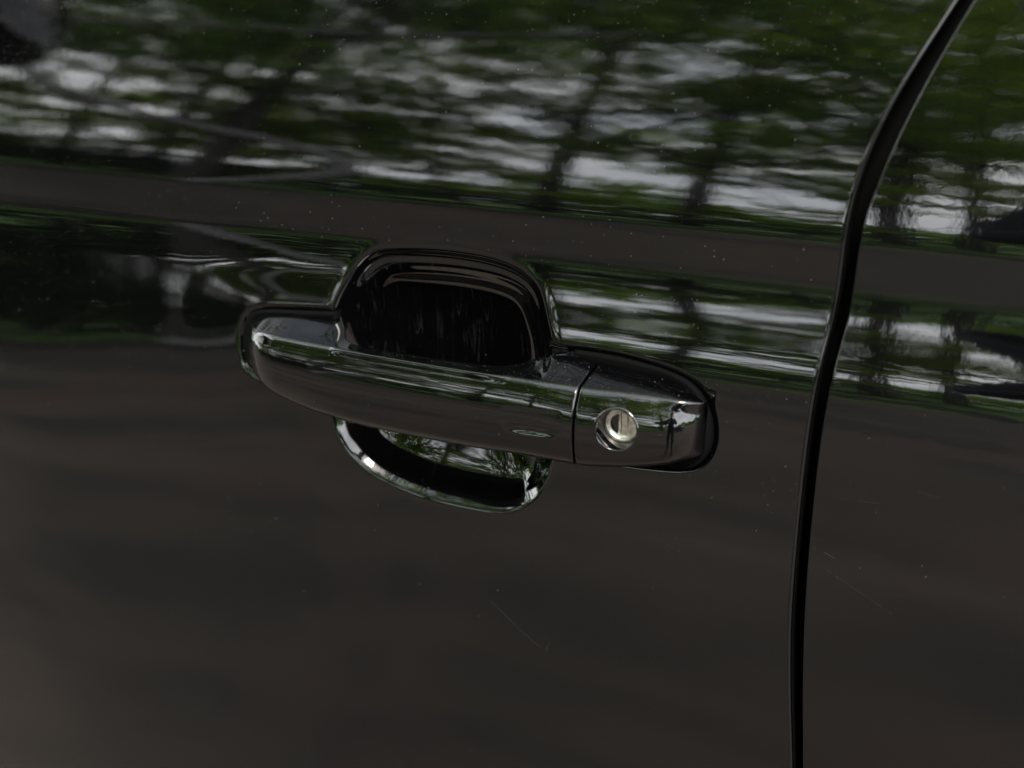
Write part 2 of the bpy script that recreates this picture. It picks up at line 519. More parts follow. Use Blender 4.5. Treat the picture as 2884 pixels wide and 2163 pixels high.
def door_seal():
    xc = (np.interp(ZS, zg, GLs) + np.interp(ZS, zg, GRs)) / 2
    y0 = skin(xc, ZS)
    X = xc[:, None] + np.array([[-12, -6, -3, 0, 3, 6, 12]])
    Y = y0[:, None] + np.array([[29, 26, 24.5, 24, 24.5, 26, 29]])
    Z = np.repeat(ZS[:, None], 7, 1)
    return mesh_obj('door_seal', V(X, -Y, Z).reshape(-1, 3), grid_faces(*X.shape), M['gap'], car, (0.14, 0.02, Z0))
door_seal()

# ---------------------------------------------------------------- the handle
handle = mesh_obj('door_handle', V([0, 1, 0], [0, 0, 0], [0, 0, 1]), [(0, 1, 2)], None, car, (0, 0, Z0))
bpy.data.meshes.remove(handle.data) if False else None
COL.objects.unlink(handle); bpy.data.objects.remove(handle)
handle = empty('door_handle', (0, 0, 0))
handle.parent = car
handle.location = (0, -0.9, Z0)
tag(handle, 'black pull handle with a round key lock in its rear cap')

U  = [-141, -136, -128, -115, -100,  -92,  -86,  -79,  -70,  -50,  -20,    0,    8,   19,   30,   45,   60,   75,   88,   95,  101]
WF = [  27,   28,   29,   30,   31,  31.6, 32,   32.4, 32.8, 33.4, 33.8, 33.6, 33.4, 33.0, 32.6, 32.0, 30.6, 28.6, 26.4, 25.0, 23.6]
ZT = [14.0, 15.0, 15.4, 15.5, 15.3, 15.2, 15.1, 15.0, 14.9, 14.7, 14.4, 14.1, 13.9, 13.6, 13.4, 13.0, 12.9, 12.6, 11.6, 10.3,  8.6]
ZB = [ -4.5, -6.4,-10.2,-15.0,-18.6,-19.9,-20.5,-21.0,-21.4,-22.0,-22.4,-22.6,-22.8,-22.9,-23.2,-23.4,-22.2,-20.0,-16.8,-14.2,-11.5]
WB = [ 0.5,  0.5,  0.5,  0.5,  0.5,  0.8,  7.0, 16.5, 19.5, 20.5, 20.8, 20.0, 17.0,  8.0,  2.0,  0.5,  0.5,  1.5,  7.0, 11.0, 13.5]
ZTB= [17.0, 19.0, 20.8, 21.6, 21.8, 21.6, 19.5, 16.2, 15.3, 15.0, 15.0, 15.2, 16.2, 18.6, 19.6, 18.2, 17.0, 15.0, 12.0,  9.6,  6.8]

def hermite(p0, p1, t0, t1, n, k=1.0):
    p0, p1, t0, t1 = map(lambda a: np.array(a, float), (p0, p1, t0, t1))
    L = np.linalg.norm(p1 - p0) * k
    t = np.linspace(0, 1, n, endpoint=False)[:, None]
    return ((2 * t**3 - 3 * t**2 + 1) * p0 + (t**3 - 2 * t**2 + t) * L * t0 + (-2 * t**3 + 3 * t**2) * p1 + (t**3 - t**2) * L * t1)

def end_round(u, u0, L, sgn, ex=2.3):
    """0..1 factor that closes an end in plan like a quarter ellipse"""
    q = np.clip((u0 - u) * sgn / L, 0, 1)
    return math.sqrt(max(0.0, 1 - q**ex))

def section(u):
    f = lambda T: float(pchip([u], U, T)[0])
    wf, zt, zb, wb, ztb = f(WF), f(ZT), f(ZB), f(WB), f(ZTB)
    c = 1.0
    if u < -112: c = end_round(u, -112, 29.2, 1)
    if u > 83: c = end_round(u, 83, 14.0, -1, 2.5)
    wf = wb + (wf - wb) * max(c, 0.02)
    th = wf - wb
    qc = float(smoothstep(20, 50, u))
    r = min(6.4 + 2.4 * qc, th * 0.34)
    hh = zt - zb
    top_t = np.array([wf - r - wb, (zt + 0.7) - ztb]); top_t /= np.linalg.norm(top_t)
    top_t = top_t * 0.75 + np.array([math.cos(R(14)), -math.sin(R(14))]) * 0.25; top_t /= np.linalg.norm(top_t)
    A, T1, T2 = (wb, ztb), (wf - r, zt + 0.7), (wf - 2.6 - .5 * qc, zt - min(3.2 + 1.8 * qc, hh * 0.2))
    nb = min(5.5, hh * 0.22)
    B2 = (wf - 1.2, zb + nb)
    B1 = (wf - min(9, th * 0.5), zb)
    K = (wb - min(7.5, max(0, wb - 8) * 0.8) * (u < 35), zb + min(8, hh * 0.3))
    tf = (math.sin(R(34)), -math.cos(R(34)))
    tb = (-math.sin(R(14)), -math.cos(R(14)))
    a = hermite(A, T1, top_t, top_t, 14)
    b = hermite(T1, T2, top_t, tf, 12, 1.15)
    cc_ = hermite(T2, B2, tf, tb, 40, 1.0)
    d = hermite(B2, B1, tb, (-1, 0.02), 12, 1.15)
    e = hermite(B1, K, (-1, 0.02), (-0.1, 1), 10)
    g = hermite(K, A, (-0.1, 1), (0.3, 1), 8)
    return np.concatenate([a, b, cc_, d, e, g])

def inset(sec, dlt):
    t = np.roll(sec, -1, 0) - np.roll(sec, 1, 0)
    n = np.stack([t[:, 1], -t[:, 0]], 1)
    n /= np.linalg.norm(n, axis=1)[:, None] + 1e-9
    return sec + n * dlt

def loft(us, secs, name, mat, disp=None):
    us = np.array(us)
    S = np.array(secs)                     # n, m, 2
    n, m = S.shape[:2]
    Xu = np.repeat(us[:, None], m, 1)
    W, Zz = S[..., 0], S[..., 1]
    if disp is not None: W = W + disp(Xu, W, Zz)
    P = V(Xu, W, Zz).reshape(-1, 3)
    F = grid_faces(n, m, True).tolist()
    F.append(list(range(m - 1, -1, -1)))
    F.append([(n - 1) * m + k for k in range(m)])
    o = mesh_obj(name, P, F, mat, handle, (float(us.mean()) / 1e3, -0.02, Z0))
    bm = bmesh.new(); bm.from_mesh(o.data); bmesh.ops.recalc_face_normals(bm, faces=bm.faces)
    for fc in bm.faces:
        if len(fc.verts) > 4: fc.smooth = False
    bm.to_mesh(o.data); bm.free()
    return o

def pad_disp(u, w, z):
    """shallow touch pad pressed into the grip's face"""
    front = smoothstep(24, 28, w)
    bx = smoothstep(10.0, 12.0, u) * (1 - smoothstep(35.5, 37.5, u))
    zl = z - (u - 24) * 0.02
    bz = smoothstep(-9.2, -6.6, zl) * (1 - smoothstep(1.6, 3.4, zl))
    arc = np.clip(1 - ((u - 24) / 12.5)**2, 0, 1)
    lens = np.exp(-((zl + 7.8) / 1.5)**2) * arc
    return -front * (0.35 * bx * bz + 1.25 * lens * smoothstep(-10.8, -9.0, zl))

ug = np.concatenate([-141.15 + 29.15 * (1 - np.cos(np.linspace(0.02, math.pi / 2, 36))), np.linspace(-111, 41.9, 150)])
secs = [section(u) for u in ug]
for a in np.linspace(0.2, math.pi / 2, 6):          # rounded lip at the seam
    ug = np.append(ug, 41.9 + 1.1 * math.sin(a))
    secs.append(inset(section(41.9), -1.1 * (1 - math.cos(a))))
E_GRIP = (ug, secs)
def check_inset_sign():
    s = section(0.0); i = inset(s, -1.0)
    return np.ptp(i[:, 1]) < np.ptp(s[:, 1])
if not check_inset_sign():
    secs = secs[:-6]
    for a in np.linspace(0.2, math.pi / 2, 6): secs.append(inset(section(41.9), 1.1 * (1 - math.cos(a))))
    SG = 1
else:
    SG = -1
grip = loft(ug, secs, 'grip', M['handle'], pad_disp)

uc, sc_ = [], []
for a in np.linspace(math.pi / 2, 0.2, 5):
    uc.append(44.7 - 0.9 * math.sin(a)); sc_.append(inset(section(44.7), SG * 0.9 * (1 - math.cos(a))))
for u in np.concatenate([np.linspace(44.7, 83, 60), 83 + 13.95 * np.sin(np.linspace(0.06, math.pi / 2 - 0.03, 34))]):
    uc.append(u); sc_.append(section(u))
cap = loft(uc, sc_, 'lock_cap', M['handle'])

# lock: hole in the cap, rounded bezel, funnel and key cylinder
LX, LZ, LR = 62.4, -2.2, 9.1
dg = bpy.context.evaluated_depsgraph_get()
bvh = BVHTree.FromPolygons([tuple(v.co) for v in cap.data.vertices], [tuple(p.vertices) for p in cap.data.polygons])
cl = Vector((float(np.array(uc).mean()) / 1e3, -0.02, Z0))
def cap_w(x, z):
    hit = bvh.ray_cast(Vector((x / 1e3, -0.2, Z0 + z / 1e3)) - cl, Vector((0, 1, 0)))
    return -(hit[0].y + cl.y) * 1e3 if hit[0] else 25.0
wc = cap_w(LX, LZ)
NA = 72
ang = np.linspace(0, 2 * math.pi, NA, endpoint=False)
def ring_surface(profile, name, mat, follow=True, ctr=None):
    rows = []
    for rho, dw in profile:
        x, z = LX + rho * np.cos(ang), LZ + rho * np.sin(ang)
        if follow: w = np.array([cap_w(LX + max(rho, LR) * math.cos(a), LZ + max(rho, LR) * math.sin(a)) for a in ang]) + dw
        else: w = np.full(NA, wc + dw)
        rows.append(V(x, w, z))
    P = np.concatenate(rows)
    F = grid_faces(len(profile), NA, True).tolist()
    return P, F
# bore
bm = bmesh.new()
bmesh.ops.create_cone(bm, cap_ends=True, segments=NA, radius1=LR / 1e3, radius2=LR / 1e3, depth=0.05,
                      matrix=Matrix.Translation((LX / 1e3, -wc / 1e3 - 0.0125 , Z0 + LZ / 1e3)) @ Matrix.Rotation(R(90), 4, 'X'))
cm = bpy.data.meshes.new('bore'); bm.to_mesh(cm); bm.free()
bore = bpy.data.objects.new('bore', cm); COL.objects.link(bore)
md = cap.modifiers.new('bore', 'BOOLEAN'); md.operation = 'DIFFERENCE'; md.object = bore; md.solver = 'EXACT'
dg = bpy.context.evaluated_depsgraph_get()
newme = bpy.data.meshes.new_from_object(cap.evaluated_get(dg))
cap.modifiers.clear(); cap.data = newme
bpy.data.objects.remove(bore); bpy.data.meshes.remove(cm)
prof = [(LR + 0.95, -0.03), (LR + 0.8, 0.16), (LR + 0.5, 0.34), (LR + 0.2, 0.36), (LR - 0.1, 0.2), (LR - 0.3, -0.15), (LR - 0.4, -0.7)]
P, F = ring_surface(prof, 'x', None)
inner = []
for k, (rho, dw) in enumerate([(LR - 0.55, -3.0), (LR - 0.9, -6.0), (LR - 1.3, -9.5)]):
    x, z = LX + rho * np.cos(ang), LZ + rho * np.sin(ang)
    inner.append(V(x, np.full(NA, wc + dw), z))
P = np.concatenate([P] + inner)
F = grid_faces(len(prof) + 3, NA, True).tolist()
bz = mesh_obj('lock_bezel', P, F, M['bowl'], handle, (LX / 1e3, -wc / 1e3, Z0 + LZ / 1e3))

def lathe_disc(profile, name, mat, parent):
    rows, F = [], []
    for rho, dw in profile: rows.append(V(LX + rho * np.cos(ang), np.full(NA, wc + dw), LZ + rho * np.sin(ang)))
    P = np.concatenate(rows + [V([LX], [wc + profile[-1][1]], [LZ])])
    F = grid_faces(len(profile), NA, True).tolist()
    c, b = len(P) - 1, (len(profile) - 1) * NA
    F += [[b + k, b + (k + 1) % NA, c] for k in range(NA)]
    return mesh_obj(name, P, F, mat, parent, (LX / 1e3, -(wc - 9) / 1e3, Z0 + LZ / 1e3))
DW = -7.6
lathe_disc([(8.2, DW - 2), (8.15, DW - .2), (7.9, DW + .05), (6.7, DW + .1), (6.45, DW - .1), (6.3, DW - .7), (6.0, DW - .9), (0.5, DW - .9)], 'key_cylinder', M['metal'], handle)

def prism(name, outline, w0, w1, mat, bev=0.12):
    """small plate with chamfered edge; outline in mm about the lock's centre"""
    o2 = np.array(outline, float); c = o2.mean(0)
    n = len(o2)
    sh = lambda d: c + (o2 - c) * (1 - d / np.linalg.norm(o2 - c, axis=1)[:, None])
    rows = [(o2, w0), (o2, w1 - bev), (sh(bev), w1)]
    P = np.concatenate([V(LX + q[:, 0], np.full(n, wc + w), LZ + q[:, 1]) for q, w in rows])
    F = grid_faces(3, n, True).tolist() + [[2 * n + k for k in range(n)]]
    o = mesh_obj(name, P, F, mat, handle, (LX / 1e3, -(wc + w1) / 1e3, Z0 + LZ / 1e3), smooth=False)
    bm = bmesh.new(); bm.from_mesh(o.data); bmesh.ops.recalc_face_normals(bm, faces=bm.faces); bm.to_mesh(o.data); bm.free()
    return o
FW = DW - .9
prism('key_shutter', [(-.1, -4.4), (2.5, -4.7), (2.5, 5.2), (-.1, 5.5)], FW - .2, FW + .55, M['plate'])
prism('key_slot', [(-.62, -4.5), (-.25, -4.5), (-.25, 5.5), (-.62, 5.5)], FW - .2, FW + .04, M['pit'], 0.02)
cres = [(-1.1 - 0.25 * math.cos(a * 1.0), 0) for a in (0,)]
cr_out = [(-0.9 - 4.6 * math.sin(t), 4.6 * math.cos(t)) for t in np.linspace(0.15, math.pi - 0.15, 14)]
prism('key_recess', cr_out, FW - .2, FW + .06, M['pit'], 0.02)

# black gasket between the handle's ends and the door skin
def gasket(poly, up):
    c = poly.mean(0)
    rows = []
    for sft, dw, rs_ in ((0.3, -4.0, 0), (0.5, -1.9, .3), (0.8, -1.0, .75), (1.5, -.2, .95), (2.6, 0, 1), (9, -3, 1)):
        d = poly - c
        q = poly - d / np.linalg.norm(d, axis=1)[:, None] * sft
        rows.append(V(q[:, 0], -skin(q[:, 0], q[:, 1]) - up + dw + rs_ * 6.0 * smoothstep(72, 92, q[:, 0]) * (1 - .75 * smoothstep(-3, 9, q[:, 1])), q[:, 1]))
    return mesh_obj('gasket', np.concatenate(rows), grid_faces(6, len(poly), True), M['gap'], handle, (c[0] / 1e3, 0, Z0 + c[1] / 1e3))
GAS = CAPP.copy(); GAS[:, 0] = np.maximum(GAS[:, 0], 31 + 0.02 * np.abs(GAS[:, 1]))
gasket(GAS, 0.4)
GAF = FOOT.copy(); GAF[:, 0] = np.minimum(GAF[:, 0], -92.0)
gasket(GAF, 0.2)

def panel(name, corners, mat, nx=12, nz=8, bulge=0.02):
    a, b, c, d = [np.array(q, float) for q in corners]   # a,b bottom; d,c top
    s, t = np.linspace(0, 1, nx)[None, :, None], np.linspace(0, 1, nz)[:, None, None]
    P = (a * (1 - s) + b * s) * (1 - t) + (d * (1 - s) + c * s) * t
    P = P + np.array([0, -1, 0]) * bulge * (np.sin(np.pi * t))
    return mesh_obj(name, P.reshape(-1, 3), grid_faces(nz, nx), mat, car, tuple(P.reshape(-1, 3).mean(0)))
# door mirror of the same car, its underside shows in the top corner of the door
def blob(name, c, r, mat, parent, e=2.6, nu=28, nv=16, squash=None):
    P = []
    for i in range(nv + 1):
        ph = math.pi * i / nv
        for j in range(nu):
            th = 2 * math.pi * j / nu
            f = lambda v: math.copysign(abs(v)**(2 / e), v)
            p = np.array([f(math.sin(ph)) * f(math.cos(th)), f(math.sin(ph)) * f(math.sin(th)), f(math.cos(ph))]) * r
            P.append(p + c)
    return mesh_obj(name, np.array(P), grid_faces(nv + 1, nu, True), mat, parent, tuple(c))
MIRROR_C = np.array([-0.705, -0.22, 1.305])
mir = blob('door_mirror', MIRROR_C, np.array([0.075, 0.125, 0.085]), M['rear'], car)
panel('mirror_foot', [(-0.64, 0.0, 1.24), (-0.56, 0.0, 1.24), (-0.56, -0.12, 1.29), (-0.64, -0.12, 1.29)], M['rubber'], bulge=0.0)

# ---------------------------------------------------------------- rest of the car side that the paint can mirror
yb = (skin(np.array([0.]), np.array([270.]))[0]) / 1e3
panel('side_window', [(-0.88, yb + .012, 1.225), (0.9, yb + .012, 1.225), (0.8, yb + .25, 1.62), (-0.55, yb + .25, 1.62)], M['glass'])
panel('roof', [(-0.6, yb + .24, 1.62), (0.9, yb + .24, 1.62), (0.9, yb + 1.5, 1.68), (-0.6, yb + 1.5, 1.68)], M['rubber'], bulge=0.0)
panel('window_trim', [(-0.9, yb - .004, 1.212), (0.94, yb - .004, 1.212), (0.94, yb + .012, 1.235), (-0.9, yb + .012, 1.235)], M['rubber'], bulge=0.004)

# ================================================================== SURROUNDINGS THE PAINT MIRRORS
def asphalt_mat():
    t = NT('worn_asphalt')
    pos = t.node('ShaderNodeNewGeometry').outputs['Position']
    big = t.noise(t.mapping(pos, (0.35, 1.2, 1)), 1.5, 4, 0.55)
    fine = t.noise(pos, 90, 4, 0.7)
    c = t.mix(t.ramp(big, 0.35, 0.66), (0.034, 0.027, 0.022, 1), (0.134, 0.098, 0.070, 1))
    c = t.mix(t.math('MULTIPLY', t.ramp(t.noise(pos, 0.9, 3), 0.50, 0.64), 0.8), c, (0.120, 0.072, 0.058, 1))
    c = t.mix(t.math('MULTIPLY', fine, 0.5), c, (0.065, 0.06, 0.056, 1))
    p = t.principled(Base_Color=c, Roughness=0.85)
    b = t.node('ShaderNodeBump'); b.inputs['Strength'].default_value = 0.4; b.inputs['Distance'].default_value = 0.01
    t.put(b, 'Height', fine); t.put(p, 'Normal', b.outputs['Normal'])
    return t.done(p.outputs[0])
def grass_mat():
    t = NT('lawn')
    pos = t.node('ShaderNodeNewGeometry').outputs['Position']
    n = t.noise(pos, 1.3, 6, 0.65)
    c = t.mix(t.ramp(n, 0.3, 0.7), (0.040, 0.110, 0.010, 1), (0.105, 0.200, 0.018, 1))
    p = t.principled(Base_Color=c, Roughness=0.9)
    return t.done(p.outputs[0])
def leaf_mat(name, a, b):
    t = NT(name)
    oi = t.node('ShaderNodeNewGeometry')
    n = t.noise(oi.outputs['Position'], 0.9, 4, 0.6)
    c = t.mix(t.ramp(n, 0.35, 0.65), (*a, 1), (*b, 1))
    p = t.principled(Base_Color=c, Roughness=0.55)
    tr = t.node('ShaderNodeBsdfTranslucent'); t.put(tr, 'Color', t.mix(0.5, c, (b[0] * 1.8, b[1] * 1.8, b[2] * 0.6, 1)))
    mx = t.node('ShaderNodeMixShader'); t.put(mx, 0, 0.5); t.put(mx, 1, p.outputs[0]); t.put(mx, 2, tr.outputs[0])
    return t.done(mx.outputs[0])
M['asphalt'], M['grass'] = asphalt_mat(), grass_mat()
M['leaf'] = [leaf_mat('dark_foliage', (0.028, 0.100, 0.014), (0.120, 0.220, 0.014)), leaf_mat('fresh_foliage', (0.060, 0.160, 0.012), (0.270, 0.360, 0.012))]
M['hedge'] = leaf_mat('shaded_hedge_foliage', (0.009, 0.028, 0.005), (0.036, 0.070, 0.010))  # leaf colour darkened to stand for the shade low under the trees
M['bark'] = simple('bark', (0.05, 0.043, 0.037), 0.9, var=0.4, vscale=12)

def sheet(name, x0, x1, y0, y1, z, mat, n=2):
    xs, ys = np.linspace(x0, x1, n), np.linspace(y0, y1, n)
    X, Y = np.meshgrid(xs, ys)
    o = mesh_obj(name, np.stack([X, Y, np.full_like(X, z)], -1).reshape(-1, 3), grid_faces(n, n), mat, None, ((x0 + x1) / 2, (y0 + y1) / 2, z), False)
    return tag(o, kind='structure')
sheet('ground', -600, 600, -600, 600, -0.004, M['grass'])
def soil_mat():
    t = NT('dark_soil')
    pos = t.node('ShaderNodeNewGeometry').outputs['Position']
    n = t.noise(pos, 1.1, 6, 0.65)
    c = t.mix(t.ramp(n, 0.3, 0.7), (0.009, 0.007, 0.005, 1), (0.034, 0.020, 0.013, 1))
    return t.done(t.principled(Base_Color=c, Roughness=0.95).outputs[0])
sheet('car_park', -60, 60, -6.6, 8, 0.004, M['asphalt'])
rv = np.random.default_rng(9)
xs_ = np.arange(-60, 14, .16)
e0 = -5.1 + np.convolve(rv.normal(0, 2.2, len(xs_) + 12), np.ones(13) / 13, 'valid') + np.clip((xs_ + 4) * -.05, -3, 1.2)
e0 = np.minimum(e0, -3.6) - np.clip((xs_ + 6) * .42, 0, 3.0)
P_ = np.concatenate([np.stack([xs_, e0, 0 * xs_ + .012], 1), np.stack([xs_, np.minimum(e0 - .4, -6.4) - 1.9 * rv.random(len(xs_))**1.2, 0 * xs_ + .012], 1)])
tag(mesh_obj('soil_verge', P_, grid_faces(2, len(xs_)), soil_mat(), None, (-20, -8, .012), False), kind='structure')

def tree_data(seed, H, rad, nclump, leaves, kind):
    rng = np.random.default_rng(seed)
    tv, tf = [], []
    def limb(p0, p1, r0, r1, n=7, seg=6, wob=0.06):
        p0, p1 = np.array(p0), np.array(p1)
        ax = p1 - p0; L = np.linalg.norm(ax); ax /= L
        a = np.cross(ax, [0.3, 0.9, 0.2]); a /= np.linalg.norm(a); b = np.cross(ax, a)
        base = len(tv); mids = []
        off = np.zeros(3)
        for k in range(seg + 1):
            s = k / seg
            off = off + rng.normal(0, wob * L / seg, 3) * (0 < k < seg)
            c = p0 + (p1 - p0) * s + off; mids.append(c)
            r = r0 + (r1 - r0) * s
            for q in range(n):
                an = 2 * math.pi * q / n
                tv.append(c + (a * math.cos(an) + b * math.sin(an)) * r)
        for k in range(seg):
            for q in range(n):
                tf.append((base + k * n + q, base + k * n + (q + 1) % n, base + (k + 1) * n + (q + 1) % n, base + (k + 1) * n + q))
        return mids
    th = H * 0.30
    trunk = limb((0, 0, -0.1), (rng.normal(0, .4), rng.normal(0, .4), H * 0.8), H * 0.012, H * 0.003, 9, 9, 0.03)
    tips = []
    for k in range(11):
        s = 0.30 + 0.62 * k / 10
        st = trunk[min(8, int(s * 9))]
        an = k * 2.4 + rng.uniform(-.4, .4)
        L = rad * rng.uniform(.65, 1.0) * (1.05 - 0.45 * s)
        e = st + np.array([math.cos(an) * L, math.sin(an) * L, L * rng.uniform(.25, .75)])
        m = limb(st, e, H * 0.0042, H * 0.0012, 6, 5, 0.10)
        tips += [m[3], m[4], m[5]]
    tips.append(trunk[-1])
    tips = np.array(tips)
    cl = tips[rng.integers(0, len(tips), nclump)] + rng.normal(0, rad * .17, (nclump, 3)) * [1, 1, .85]
    lv = []
    per = leaves // nclump
    for c in cl:
        cr_ = rng.uniform(.30, .80) * rad / 5
        d = rng.normal(0, 1, (per, 3)); d /= np.linalg.norm(d, axis=1)[:, None]
        lv.append(c + d * (rng.random((per, 1))**.45) * cr_ * [1.75, 1.75, .34])
    lv = np.concatenate(lv)
    n = len(lv)
    d1 = rng.normal(0, 1, (n, 3)); d1[:, 2] *= .5; d1 /= np.linalg.norm(d1, axis=1)[:, None]
    d2 = np.cross(d1, rng.normal(0, 1, (n, 3))); d2 /= np.linalg.norm(d2, axis=1)[:, None]
    sz = rng.uniform(.07, .15, (n, 1))
    Pq = np.stack([lv - d1 * sz, lv + d2 * sz * .55, lv + d1 * sz, lv - d2 * sz * .55], 1).reshape(-1, 3)
    Fq = np.arange(n * 4).reshape(-1, 4)
    return np.array(tv), tf, Pq, Fq

KINDS = [(11, 13.0, 4.6, 68, 7000, 0), (12, 15.5, 5.6, 92, 9600, 1), (13, 10.5, 3.9, 62, 6200, 1), (14, 17.0, 5.8, 80, 7400, 0), (15, 16.0, 6.2, 96, 6400, 1)]
PROTO = []
for kd in KINDS:
    tv, tf, lp, lf = tree_data(*kd)
    def me_(name, v, f, mat, sm):
        me = bpy.data.meshes.new(name); me.from_pydata(v.tolist(), [], f if isinstance(f, list) else f.tolist())
        me.materials.append(mat); me.polygons.foreach_set('use_smooth', [sm] * len(me.polygons)); me.update(); return me
    PROTO.append((me_('trunk', tv, tf, M['bark'], True), me_('crown', lp, lf, M['leaf'][kd[5]], False)))
SPOTS = [  # x, y, kind, turn, scale
    (-17, -10.5, 1, .3, 1.0), (-13.2, -13.5, 1, 1.2, 1.05), (-9.3, -10.8, 1, 2.2, .95), (-3.6, -13.6, 4, 4.1, 1.1), (-0.4, -14, 4, 5.2, 1.0),
    (-11.4, -12, 2, .5, .75), (-7.6, -12.2, 2, 2.5, .72), (-5.4, -11.3, 2, 4.0, .68), (-2.2, -12.8, 2, 1.3, .7), (-14.5, -11, 2, 3.1, .75),
    (-1.2, -13.2, 3, 2.8, 1.1), (1.6, -13.8, 4, 4.6, 1.0), (-21, -14.5, 0, .6, 1.1), (-20, -7.5, 2, 2.0, 1.1), (-27, -10, 3, 4.4, 1.0), (-33, -17, 1, 1.0, 1.1), (-7.6, -9.4, 3, .4, 1.1), (-5.4, -13.4, 1, 2.2, 1.3), (-11.2, -8.8, 3, 1.4, 1.1), (-3.0, 3.8, 1, 1.9, 1.05), (-26, -4, 1, 2.7, 1.0),  # the one tree behind the car is added to cover the sky overhead
    (9, -48, 1, 2.7, .8), (20, -46, 0, 1.7, .8), (31, -40, 2, .7, .9), (43, -35, 1, 3.7, .8)]
for i, (x, y, k, rz, s) in enumerate(SPOTS):
    e = empty('leafy_tree', (x, y, 0)); e.rotation_euler = (0, 0, rz); e.scale = (s, s, s)
    tag(e, ['dark green tree mirrored in the black paint', 'tall fresh green tree mirrored in the black paint', 'small fresh green tree mirrored in the black paint', 'tall dark green tree mirrored in the black paint', 'airy tree with sky showing through its crown, mirrored in the black paint'][k], 'tree', 'trees mirrored in the paint')
    for nm, me in zip(('trunk', 'crown'), PROTO[k]):
        o = bpy.data.objects.new(nm, me); COL.objects.link(o); o.parent = e

rs = random.Random(3)
HEDGE = PROTO[2][1].copy(); HEDGE.materials.clear(); HEDGE.materials.append(M['hedge'])
for i in range(26):
    x = -30 + i * 1.75 + rs.uniform(-.5, .5)
    e = empty('leafy_shrub', (x, -11.6 + rs.uniform(-.5, .4) - max(0, x - 2) * 2.2, -1.35)); e.rotation_euler = (0, 0, rs.uniform(0, 6)); k_ = rs.uniform(.29, .35) * (1.0 + .3 * max(0, min(1, (-x) / 3)) + .7 * max(0, min(1, (-x - 3) / 5))); e.scale = (k_ * 1.15, k_ * 1.15, k_ * .78)
    tag(e, 'dense green shrub coloured dark for shade, in the hedge mirrored under the trees', 'shrub', 'shrubs of the hedge mirrored in the paint')
    o = bpy.data.objects.new('crown', HEDGE); COL.objects.link(o); o.parent = e
# far wood closing the horizon
rng = np.random.default_rng(77)
n = 26000
an = rng.uniform(R(-205), R(25), n); rd = rng.uniform(48, 70, n)
hh = rng.random(n)**.8 * (7.5 + 2.2 * np.sin(an * 9) + 1.4 * np.sin(an * 23 + 1))
c = np.stack([np.cos(an) * rd, np.sin(an) * rd, hh], 1)
d1 = rng.normal(0, 1, (n, 3)); d1 /= np.linalg.norm(d1, axis=1)[:, None]
d2 = np.cross(d1, rng.normal(0, 1, (n, 3))); d2 /= np.linalg.norm(d2, axis=1)[:, None]
sz = rng.uniform(.35, .8, (n, 1))
tag(mesh_obj('far_wood', np.stack([c - d1 * sz, c + d2 * sz * .6, c + d1 * sz, c - d2 * sz * .6], 1).reshape(-1, 3), np.arange(n * 4).reshape(-1, 4), M['leaf'][0], None, (0, -50, 0), False),
    'far dark green wood along the mirrored horizon', 'wood', None, 'stuff')

# ------------------------------------------------------------------ the photographer, mirrored in the lock cap
def skin_body(name, joints, bones, mats, pick):
    me = bpy.data.meshes.new(name)
    keys = list(joints)
    me.from_pydata([joints[k][:3] for k in keys], [(keys.index(a), keys.index(b)) for a, b in bones], [])
    o = bpy.data.objects.new(name, me); COL.objects.link(o)
    sk = o.modifiers.new('skin', 'SKIN'); sk.use_smooth_shade = True
    for v, k in zip(me.skin_vertices[0].data, keys):
        r = joints[k][3]; v.radius = r if isinstance(r, tuple) else (r, r); v.use_root = k == 'pelvis'
    sub = o.modifiers.new('sub', 'SUBSURF'); sub.levels = sub.render_levels = 2
    d = bpy.context.evaluated_depsgraph_get()
    m2 = bpy.data.meshes.new_from_object(o.evaluated_get(d))
    o.modifiers.clear(); o.data = m2; bpy.data.meshes.remove(me)
    m2.materials.clear()
    for m in mats: m2.materials.append(m)
    for p in m2.polygons: p.material_index = pick(p.center); p.use_smooth = True
    return o
J = dict(pelvis=(0, 0, .95, .165), waist=(0, .03, 1.08, .16), chest=(0, .09, 1.28, .18), neck0=(0, .13, 1.43, .07), neck=(0, .165, 1.50, .055), head=(0, .205, 1.60, (.075, .09)), crown=(0, .195, 1.70, .072))
B = [('pelvis', 'waist'), ('waist', 'chest'), ('chest', 'neck0'), ('neck0', 'neck'), ('neck', 'head'), ('head', 'crown')]
